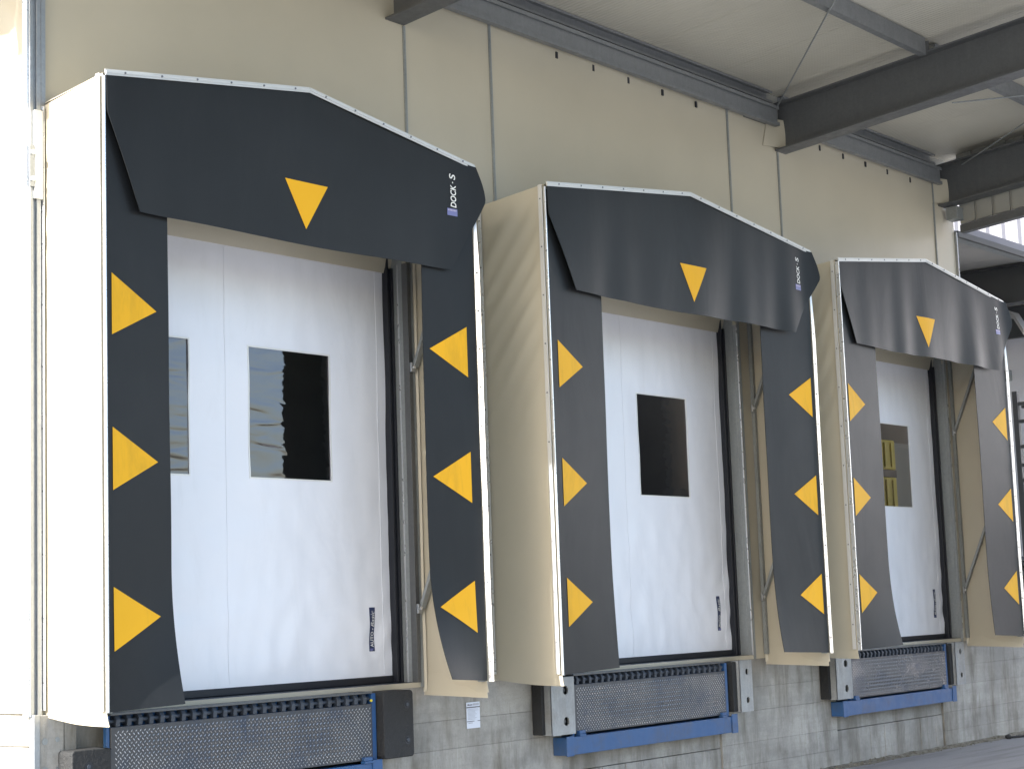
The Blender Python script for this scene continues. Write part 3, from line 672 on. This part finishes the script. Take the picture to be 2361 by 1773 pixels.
# ---------------------------------------------------------------- dock levellers and bumpers
LV_LABEL = ['steel dock leveller with blue frame under the nearest shelter, treads sharply visible', 'dock leveller under the middle shelter with blue bottom beam and grey bumpers', 'dock leveller under the farthest shelter, brownish tread plate over blue beam']
for k, D in enumerate(DOCK):
    o = D['o']; a, b = o + (0.765 if k == 0 else 0.73 if k == 1 else 0.80), o + (2.685 if k == 0 else 2.625 if k == 1 else 2.60)
    org = ((a + b) / 2, 0, -0.26)
    lv = thing('dock_leveller', LV_LABEL[k], 'dock leveller', org, 'dock levellers set in the concrete')
    P_ = lambda mb, name, mat, par=None, **q: rel(mb, name, mat, par or lv, org, **q)
    pl = P_(MB().box(a, b, -0.100, -0.086, -0.125, 0.203), 'lip_plate', 'tread', bevel=0.002)
    # raised tread bars
    tb = MB(); p = 0.029; rz = 0.0150; nx = int((b - a - 0.03) / p); nz = int(0.312 / rz)
    for j in range(nz):
        for i in range(nx):
            cx_ = a + 0.018 + (i + .5 + (0.5 if j % 2 else 0)) * p; cz = -0.116 + (j + .5) * rz
            wear = 0.5 + 0.9 * noise.noise(Vector((cx_ * 1.5, 3 + k, cz * 5.0)))
            edge_d = min((cx_ - a) / 0.4, (b - cx_) / 0.4, (cz + 0.125) / 0.10, (0.26 - cz) / 0.12, 1)
            h = 0.0034 * max(0.10, min(1, wear * 1.5)) * max(0.15, edge_d)
            ang = R(48) if j % 2 else R(-48)
            dx, dz = math.cos(ang) * 0.0100, math.sin(ang) * 0.0100; nx_, nz_ = -math.sin(ang) * 0.0032, math.cos(ang) * 0.0032
            c0 = len(tb.v)
            tb.v += [(cx_ - dx, -0.1001, cz - dz), (cx_ + nx_, -0.1001, cz + nz_), (cx_ + dx, -0.1001, cz + dz), (cx_ - nx_, -0.1001, cz - nz_),
                     (cx_ - dx * .6, -0.1001 - h, cz - dz * .6), (cx_ + dx * .6, -0.1001 - h, cz + dz * .6)]
            tb.f += [(c0, c0 + 4, c0 + 5, c0 + 1), (c0 + 1, c0 + 5, c0 + 2), (c0 + 2, c0 + 5, c0 + 3), (c0 + 3, c0 + 5, c0 + 4, c0)]
    P_(tb, 'tread_bars', 'tread_bar', pl, kind='stuff')
    # hinge: lugs between plate and deck
    n_ = 26
    P_(MB().box(a, b, -0.052, -0.044, 0.150, 0.262), 'hinge_back', 'blue')
    for q in range(n_):
        cx_ = a + 0.012 + (b - a - 0.03) * (q + .5) / n_
        P_(MB().prism([(-0.098, 0.204), (-0.060, 0.204), (-0.054, 0.232), (-0.056, 0.262), (-0.088, 0.262), (-0.103, 0.240)], 'x', cx_ - 0.015, cx_ + 0.013), 'hinge_lug', 'lug', bevel=0.003)
    P_(MB().tube((a, -0.073, 0.232), (b, -0.073, 0.232), 0.012, 10), 'hinge_pin', 'lug', smooth=True)
    P_(MB().box(a - 0.004, b + 0.004, -0.104, 0.026, 0.263, 0.275), 'deck_edge', 'galv_dark', bevel=0.002)
    # blue pit frame
    bl, brr = (o + 0.600, o + 2.735)
    P_(MB().box(bl, brr, -0.118, -0.004, -0.262, -0.142), 'bottom_beam', 'blue', bevel=0.003)
    P_(MB().box(a - 0.024, a - 0.004, -0.095, -0.068, -0.1415, 0.262), 'side_post', 'blue', bevel=0.002)
    P_(MB().box(b + 0.006, b + 0.040, -0.095, -0.003, -0.1415, 0.262), 'side_post', 'blue', bevel=0.002)
    P_(MB().box(bl - 0.004, bl + 0.075, -0.126, -0.1185, -0.268, -0.135), 'end_plate', 'blue', bevel=0.002)
    P_(MB().box(brr - 0.075, brr + 0.004, -0.126, -0.1185, -0.268, -0.125), 'end_plate', 'blue', bevel=0.002)
    for cx_ in (a + 0.05, b - 0.06):
        P_(MB().box(cx_ - 0.035, cx_ + 0.035, -0.128, -0.090, -0.1415, -0.128).box(cx_ - 0.033, cx_ + 0.035, -0.122, -0.090, -0.1275, -0.105), 'lip_keeper', 'blue', bevel=0.002)
    P_(MB().box(o + (0.802 if k == 0 else 0.701), o + 2.699, 0.016, 0.030, -0.26, 0.262), 'pit_shade_sheet', 'dark')  # near-black sheet, its colour stands in for the shade inside the pit
    if k == 0:
        P_(MB().tube((b - 0.012, -0.104, 0.222), (b - 0.012, -0.112, 0.222), 0.008, 10), 'grease_cap', 'yellow_crate')

def hole_plate(mb, x0, x1, y0, y1, z0, z1, holes, n=16):
    """front plate with real round holes: faces fanned between a rectangle and each hole, split in bands of z"""
    zb = [z0] + [(holes[i][1] + holes[i + 1][1]) / 2 for i in range(len(holes) - 1)] + [z1]
    for (hx, hz, r_), za, zc in zip(holes, zb, zb[1:]):
        for y, flip in ((y0, 0), (y1, 1)):
            rim = []; out = []
            for i in range(n):
                t_ = 2 * math.pi * (i + .5) / n; c, s_ = math.cos(t_), math.sin(t_)
                rim.append((hx + r_ * c, y, hz + r_ * s_))
                f = min(((x1 if c > 0 else x0) - hx) / c if abs(c) > 1e-6 else 1e9, ((zc if s_ > 0 else za) - hz) / s_ if abs(s_) > 1e-6 else 1e9)
                out.append((hx + f * c, y, hz + f * s_))
            k0 = len(mb.v); mb.v += rim + out
            for i in range(n):
                j = (i + 1) % n
                q = (k0 + i, k0 + n + i, k0 + n + j, k0 + j)
                mb.f.append(q if not flip else tuple(reversed(q)))
            for cx_, cz in ((x0, za), (x1, za), (x1, zc), (x0, zc)):   # corners
                best = sorted(range(n), key=lambda i: (out[i][0] - cx_) ** 2 + (out[i][2] - cz) ** 2)[:2]
                kk = len(mb.v); mb.v.append((cx_, y, cz)); mb.f.append((k0 + n + best[0], kk, k0 + n + best[1]))
        k1 = len(mb.v)
        for y in (y0, y1):
            for i in range(n):
                t_ = 2 * math.pi * (i + .5) / n; mb.v.append((hx + r_ * math.cos(t_), y, hz + r_ * math.sin(t_)))
        for i in range(n): mb.f.append((k1 + i, k1 + (i + 1) % n, k1 + n + (i + 1) % n, k1 + n + i))
    return mb
BL = {(1, 0): 'grey steel-faced bumper left of the middle leveller, two bolt holes', (1, 1): 'grey steel-faced bumper right of the middle leveller',
      (2, 0): 'grey steel-faced bumper left of the farthest leveller, small bolt holes', (2, 1): 'grey steel-faced bumper right of the farthest leveller'}
for k in (1, 2):
    o = DOCK[k]['o']
    for side in (0, 1):
        if side == 0: a, b = o + (0.415 if k == 1 else 0.465), o + (0.668 if k == 1 else 0.728)
        else: a, b = o + (2.762 if k == 1 else 2.712), o + (2.936 if k == 1 else 2.90)
        org = ((a + b) / 2, -0.08, -0.115)
        bp_ = thing('dock_bumper', BL[k, side], 'bumper', org, 'steel-faced dock bumpers')
        z0, z1 = -0.115, (0.262 if side == 0 else 0.272)
        hx = a + (b - a) * (0.62 if side == 0 else 0.58)
        mb = MB(); hole_plate(mb, a, b, -0.150, -0.140, z0, z1, [(hx, z0 + 0.085, 0.030 if side == 0 else 0.024), (hx, z1 - 0.085, 0.030 if side == 0 else 0.024)])
        mb.box(a, a + 0.009, -0.1395, -0.072, z0, z1).box(b - 0.009, b, -0.1395, -0.072, z0, z1)
        mb.box(a + 0.0005, b - 0.0005, -0.1505, -0.1395, z1, z1 + 0.002).box(a + 0.0005, b - 0.0005, -0.1505, -0.1395, z0 - 0.002, z0)
        rel(mb, 'face_plate', 'bumper', bp_, org)
        rb = rel(MB().box(a - 0.030, b - 0.012, -0.0900, -0.006, z0 + 0.004, z1 - 0.006) if side == 0 else MB().box(a - 0.055, b - 0.012, -0.1180, -0.006, z0 + 0.004, z1 - 0.006), 'rubber_block', 'rubber', bp_, org, bevel=0.004)
        for hz in (z0 + 0.085, z1 - 0.085): rel(MB().tube((hx, -0.118, hz), (hx, -0.134, hz), 0.014, 6), 'bolt', 'galv_dark', rb, org)
# rubber bumpers of the first dock
for side, (a, b, z0, z1, lb) in enumerate(((0.487, 0.730, -0.29, 0.108, 'black rubber bumper at lower left of the nearest leveller, set low'), (2.735, 2.995, -0.128, 0.268, 'worn black rubber bumper right of the nearest leveller'))):
    org = ((a + b) / 2, -0.08, z0)
    bp_ = thing('dock_bumper', lb, 'bumper', org, 'black rubber dock bumpers')
    r_ = 0.022; prof = []
    for (cx_, cz, t0) in ((b - r_, z1 - r_, 0), (a + r_, z1 - r_, 90), (a + r_, z0 + r_, 180), (b - r_, z0 + r_, 270)):
        for q in range(5):
            t_ = R(t0 + 22.5 * q); jx = 0.002 * fb(cx_ * 9, cz * 9 + q, t0, 3)
            prof.append((cx_ + r_ * math.cos(t_) + jx, cz + r_ * math.sin(t_)))
    mb = MB().prism(prof, 'y', -0.150, -0.004)
    rb = rel(mb, 'rubber_block', 'rubber', bp_, org, bevel=0.006)
    for hz in (z0 + 0.10, z1 - 0.085):
        hx = (a + b) / 2 + (0.075 if side else -0.02)
        h_ = MB(); n = 16; k0 = 0
        for (y, rr) in ((-0.1512, 0.026), (-0.1500, 0.019), (-0.1505, 0.016)):
            for i in range(n): h_.v.append((hx + rr * math.cos(2 * math.pi * i / n), y, hz + rr * math.sin(2 * math.pi * i / n)))
        for ring in (0, 1):
            for i in range(n): h_.f.append((ring * n + i, ring * n + (i + 1) % n, (ring + 1) * n + (i + 1) % n, (ring + 1) * n + i))
        rel(h_, 'bolt_recess', 'seal', rb, org)
        rel(MB().tube((hx, -0.149, hz), (hx, -0.155, hz), 0.012, 6), 'bolt', 'lug', rb, org)

# ---------------------------------------------------------------- canopy
cn = thing('steel_canopy', 'grey steel canopy with I-beams and ribbed soffit over the docks', 'canopy', (0, 0, 4.5))
SL = 0.0955; YE = -4.6
CO = (0, 0, 4.5)
zs_ = lambda z, y: z - SL * y
XL = -1.90
def slab(mb, xa, xb, ya, yb, za, zb_):    # za, zb_ given at y = 0; follows the slope
    return mb.hexa([(xa, ya, zs_(za, ya)), (xb, ya, zs_(za, ya)), (xa, yb, zs_(za, yb)), (xb, yb, zs_(za, yb)), (xa, ya, zs_(zb_, ya)), (xb, ya, zs_(zb_, ya)), (xa, yb, zs_(zb_, yb)), (xb, yb, zs_(zb_, yb))])
for xc in (3.148, 7.98, 11.085):
    mb = MB(); slab(mb, xc - 0.088, xc + 0.088, YE, -0.012, 4.533, 4.547); slab(mb, xc - 0.0045, xc + 0.0045, YE, -0.012, 4.5475, 4.932); slab(mb, xc - 0.088, xc + 0.088, YE, -0.012, 4.9325, 4.946)
    # web fillets
    for s_ in (-1, 1):
        mb.hexa([(xc + s_ * 0.0046, YE, zs_(4.5472, YE)), (xc + s_ * 0.022, YE, zs_(4.5472, YE)), (xc + s_ * 0.0046, -0.012, zs_(4.5472, -.012)), (xc + s_ * 0.022, -0.012, zs_(4.5472, -.012)),
                 (xc + s_ * 0.0046, YE, zs_(4.565, YE)), (xc + s_ * 0.0048, YE, zs_(4.565, YE)), (xc + s_ * 0.0046, -0.012, zs_(4.565, -.012)), (xc + s_ * 0.0048, -0.012, zs_(4.565, -.012))])
    ib = rel(mb, 'i_beam', 'galv_dark', cn, CO)
    for yp in (-1.43, -2.86):
        rel(MB().box(xc - 0.080, xc - 0.070, yp - 0.05, yp + 0.05, zs_(4.947, yp), zs_(5.03, yp)), 'cleat', 'galv_dark', ib, CO)
# wall rails
def cprof(y0, y1, z0, z1, t_=0.004, lip=0.018):   # C opening outward (towards -y)
    return [(y1, z0), (y0, z0), (y0, z0 + lip), (y0 + t_, z0 + lip), (y0 + t_, z0 + t_), (y1 - t_, z0 + t_), (y1 - t_, z1 - t_), (y0 + t_, z1 - t_), (y0 + t_, z1 - lip), (y0, z1 - lip), (y0, z1), (y1, z1)]
for (a, b) in ((XL, 3.058), (3.240, 7.888), (8.075, 10.99)):
    rel(MB().prism(cprof(-0.078, -0.030, 4.740, 4.912, lip=0.03), 'x', a, b), 'eaves_rail', 'galv_rail', cn, CO)
    rel(MB().prism([(-0.062, 4.757), (-0.056, 4.757), (-0.056, 4.885), (-0.062, 4.885)], 'x', a + .01, b - .01), 'rail_web', 'galv_rail', cn, CO)
    rel(MB().prism(cprof(-0.020, 0.045, 4.952, 5.055), 'x', a, b), 'wall_purlin', 'galv_rail', cn, CO)
    for yp in (-1.43, -2.86, -4.25):
        z = zs_(4.913, yp)
        rel(MB().prism([(yp - 0.030, z), (yp + 0.030, z), (yp + 0.030, z + .004), (yp - 0.026, z + .004), (yp - 0.026, z + .136), (yp + 0.026, z + .136), (yp + 0.026, z + .14), (yp - 0.030, z + .14)], 'x', a, b), 'purlin', 'galv_rail', cn, CO)
rel(MB().box(XL, 11.335, 0.046, 0.060, 4.40, 5.062), 'eaves_light_stop', 'grey_sheet', cn, CO)  # added strip that blocks light leaking in above the wall
# soffit sheets, one metre wide
x = XL
while x < 11.32:
    e = min(x + 1.0, 11.34)
    mb = MB(); slab(mb, x + 0.002, e - 0.002, YE - 0.1, 0.10, 5.062, 5.10)
    rel(mb, 'roof_sheet', 'soffit', cn, CO)
    x = e
mb = MB(); slab(mb, XL, 11.34, YE - 0.1, 0.10, 5.1005, 5.105); rel(mb, 'roof_skin', 'grey_sheet', cn, CO)
rel(MB().box(XL, 11.34, YE - 0.16, YE - 0.102, zs_(4.95, YE), zs_(5.12, YE)), 'eaves_gutter', 'galv_dark', cn, CO)
rel(MB().box(XL, 8.6, 0.101, 9.2, 5.20, 5.26).box(8.601, 11.34, 3.4, 9.2, 5.20, 5.26), 'building_roof', 'grey_sheet', cn, CO)  # unseen roof shading the end wall; gap added so sky lights the crates
# tie rods: tensioned between beams, following the slope
def raypt(px, py, z0):
    d_ = fwd + rgt * ((px - 1180.5) / 4073.85) - upv * ((py - 886.5) / 4073.85)
    t_ = (z0 - SL * CAM.y - CAM.z) / (d_.z + SL * d_.y); return CAM + d_ * t_
for (A, B, ext) in (((1778, 272), (1925, 0), 2.4), ((2158, 420), (2361, 285), 2.6), ((2195, 238), (2361, 221), 1.6)):
    a = raypt(*A, 4.90); b = raypt(*B, 4.90); b = a + (b - a) * ext
    rel(MB().tube(a, b, 0.007, 8), 'tie_rod', 'galv_post', cn, CO)
# end closure sheet behind the last beam (vertical trapezoid ribs) and its channel
mb = MB(); prof = []
y = -0.12
def rib(mb, y0, y1, dx): 
    mb.hexa([(11.245 - dx, y0, zs_(4.36, y0)), (11.27, y0, zs_(4.36, y0)), (11.245 - dx, y1, zs_(4.36, y1)), (11.27, y1, zs_(4.36, y1)), (11.245 - dx, y0, zs_(5.078, y0)), (11.27, y0, zs_(5.078, y0)), (11.245 - dx, y1, zs_(5.078, y1)), (11.27, y1, zs_(5.078, y1))])
n_ = 0
while y > YE:
    mb = MB(); rib(mb, y - 0.155, y, 0.0); rib(mb, y - 0.185, y - 0.1555, -0.022)
    rel(mb, 'closure_pan', 'grey_sheet', cn, CO); y -= 0.1855
mb = MB(); slab(mb, 11.215, 11.30, YE, -0.13, 4.265, 4.300); slab(mb, 11.285, 11.30, YE, -0.13, 4.3005, 4.36); slab(mb, 11.215, 11.228, YE, -0.13, 4.3005, 4.345)
rel(mb, 'closure_channel', 'galv_dark', cn, CO)
rel(MB().box(11.10, 11.24, -0.16, -0.04, 4.40, 4.53), 'end_bracket', 'galv_post', cn, CO, bevel=0.004)

# ---------------------------------------------------------------- warehouse interior seen through the panes
wi = MB()
wi.box(0.45, 11.9, 9.0, 9.1, 0.28, 5.2).box(0.42, 0.449, 0.2, 9.1, 0.28, 5.2).box(11.901, 11.95, 0.31, 9.1, 0.28, 5.2)
wi.box(0.45, 8.6, 0.05, 9.0, 5.15, 5.19).box(11.6, 11.9, 0.05, 9.0, 5.15, 5.19).box(8.601, 11.599, 3.4, 9.0, 5.15, 5.19).box(0.45, 11.9, 0.321, 8.99, 0.20, 0.287)  # ceiling gap over the farthest bay added to let light onto the crates
wi.build('interior', 'interior', kind='structure', label='dim warehouse interior behind the doors')
yc = thing('crate_stack', 'two yellow crates seen through the farthest door window', 'crates', (10.97, 1.0, 0.3))
for (z0, z1) in ((0.30, 0.92), (0.93, 1.42), (1.43, 1.905), (1.98, 2.28)):
    c_ = rel(MB().box(10.70, 11.25, 0.75, 1.3, z0, z1), 'crate', 'yellow_crate', yc, yc.location, bevel=0.015)
    for q in range(4): rel(MB().box(10.72 + .14 * q, 10.75 + .14 * q, 0.735, 0.7495, z0 + .03, z1 - .03), 'rib', 'yellow_crate', c_, yc.location)
rel(MB().box(10.68, 11.26, 0.755, 1.3, 1.906, 1.979), 'strap', 'seal', yc, yc.location)
gc = thing('grey_cabinet', 'grey cabinet beside the yellow crates behind the farthest door window', 'cabinet', (11.5, 1.1, 0.3))
rel(MB().box(11.29, 11.72, 0.82, 1.3, 0.30, 2.27), 'body', 'grey_sheet', gc, gc.location, bevel=0.01)
rel(MB().box(11.31, 11.70, 0.808, 0.8195, 0.34, 2.23), 'door', 'grey_sheet', gc, gc.location, bevel=0.004)

# ---------------------------------------------------------------- far bay beyond the end of the wall
fc = thing('far_canopy', 'low far canopy with dark steel beam beyond the right wall end', 'canopy', (14, 2, 4.3))
FO = fc.location
P_ = lambda mb, name, mat, par=None, **q: rel(mb, name, mat, par or fc, FO, **q)
P_(MB().box(11.40, 16.95, -0.02, 0.02, 4.285, 4.345), 'gutter', 'far_dark', bevel=0.004)
P_(MB().box(11.40, 16.95, 0.021, 0.12, 4.285, 4.30), 'gutter_flange', 'galv_post')
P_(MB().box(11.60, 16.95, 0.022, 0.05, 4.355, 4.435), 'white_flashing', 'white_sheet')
for q in range(6): P_(MB().box(11.45 + 0.92 * q, 11.45 + 0.92 * q + 0.915, 0.121, 9, 4.36, 4.40), 'soffit_sheet', 'far_soffit')
bm_ = MB().box(13.70, 13.712, 0.13, 9, 3.93, 4.33).box(13.62, 13.80, 0.13, 9, 3.915, 3.929).box(13.62, 13.80, 0.13, 9, 4.331, 4.345)
P_(bm_, 'i_beam', 'far_dark')
P_(MB().box(16.5, 16.6, 0.13, 9, 3.95, 4.35), 'i_beam', 'far_dark')
P_(MB().bar((13.9, 0.5, 3.80), (15.2, 1.3, 4.12), 0.06, 0.06).bar((13.2, 0.1, 3.50), (13.9, 0.5, 3.80), 0.06, 0.06), 'knee_brace', 'far_soffit')
fbd = thing('far_building', 'far building with grey wall and sunlit corrugated cladding, right edge', 'building', (17, 3, GROUND))
BO = fbd.location
rel(MB().box(17.0, 17.3, -6, 12, GROUND, 4.345), 'lower_wall', 'far_wall', fbd, BO)
y = -6.0
while y < 12:
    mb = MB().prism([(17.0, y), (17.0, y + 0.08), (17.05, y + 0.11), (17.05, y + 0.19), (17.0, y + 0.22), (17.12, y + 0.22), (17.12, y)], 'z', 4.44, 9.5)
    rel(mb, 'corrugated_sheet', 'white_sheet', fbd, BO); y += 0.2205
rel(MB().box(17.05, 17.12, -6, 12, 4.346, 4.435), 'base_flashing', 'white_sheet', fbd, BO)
lp = MB().box(16.90, 16.999, 1.93, 2.10, 3.46, 3.60)
o_ = rel(lp, 'wall_box', 'galv_post', None, (0, 0, 0), bevel=0.01); o_['label'] = 'small grey box fixed on the far grey wall'; o_['category'] = 'box'
rk = thing('steel_rack', 'dark steel rack with rungs standing before the far wall, right edge', 'rack', (15, 0.6, GROUND))
for yp in (1.05, 0.0):
    rel(MB().box(14.97, 15.03, yp - 0.03, yp + 0.03, GROUND, 3.08), 'post', 'galv_dark', rk, rk.location)
    rel(MB().box(15.77, 15.83, yp - 0.03, yp + 0.03, GROUND, 3.08), 'post', 'galv_dark', rk, rk.location)
for z in (2.93, 2.72, 2.42, 2.2, 2.02, 1.85, 1.62, 1.42, 1.25):
    rel(MB().box(14.985, 15.015, 0.031, 1.019, z - 0.02, z + 0.02), 'rung', 'galv_dark', rk, rk.location)
for z in (2.88, 1.95): rel(MB().box(15.03, 15.77, 0.0, 1.0, z, z + 0.03), 'shelf', 'galv_dark', rk, rk.location)
rm = thing('loading_ramp', 'folded slatted ramp with pale top rail beside the steel rack', 'ramp', (14.9, 0.9, GROUND))
rel(MB().box(14.90, 14.95, 0.1, 1.35, 1.085, 1.125), 'top_rail', 'white_sheet', rm, rm.location)
for q in range(11):
    rel(MB().bar((14.93, 1.32 - 0.06 * q, 1.07), (14.93, 1.02 - 0.06 * q, 0.42), 0.012, 0.02, (1, 0, 0)), 'slat', 'galv', rm, rm.location)
rel(MB().box(14.955, 15.0, 0.2, 1.30, GROUND, 1.08), 'back_plate', 'far_dark', rm, rm.location)
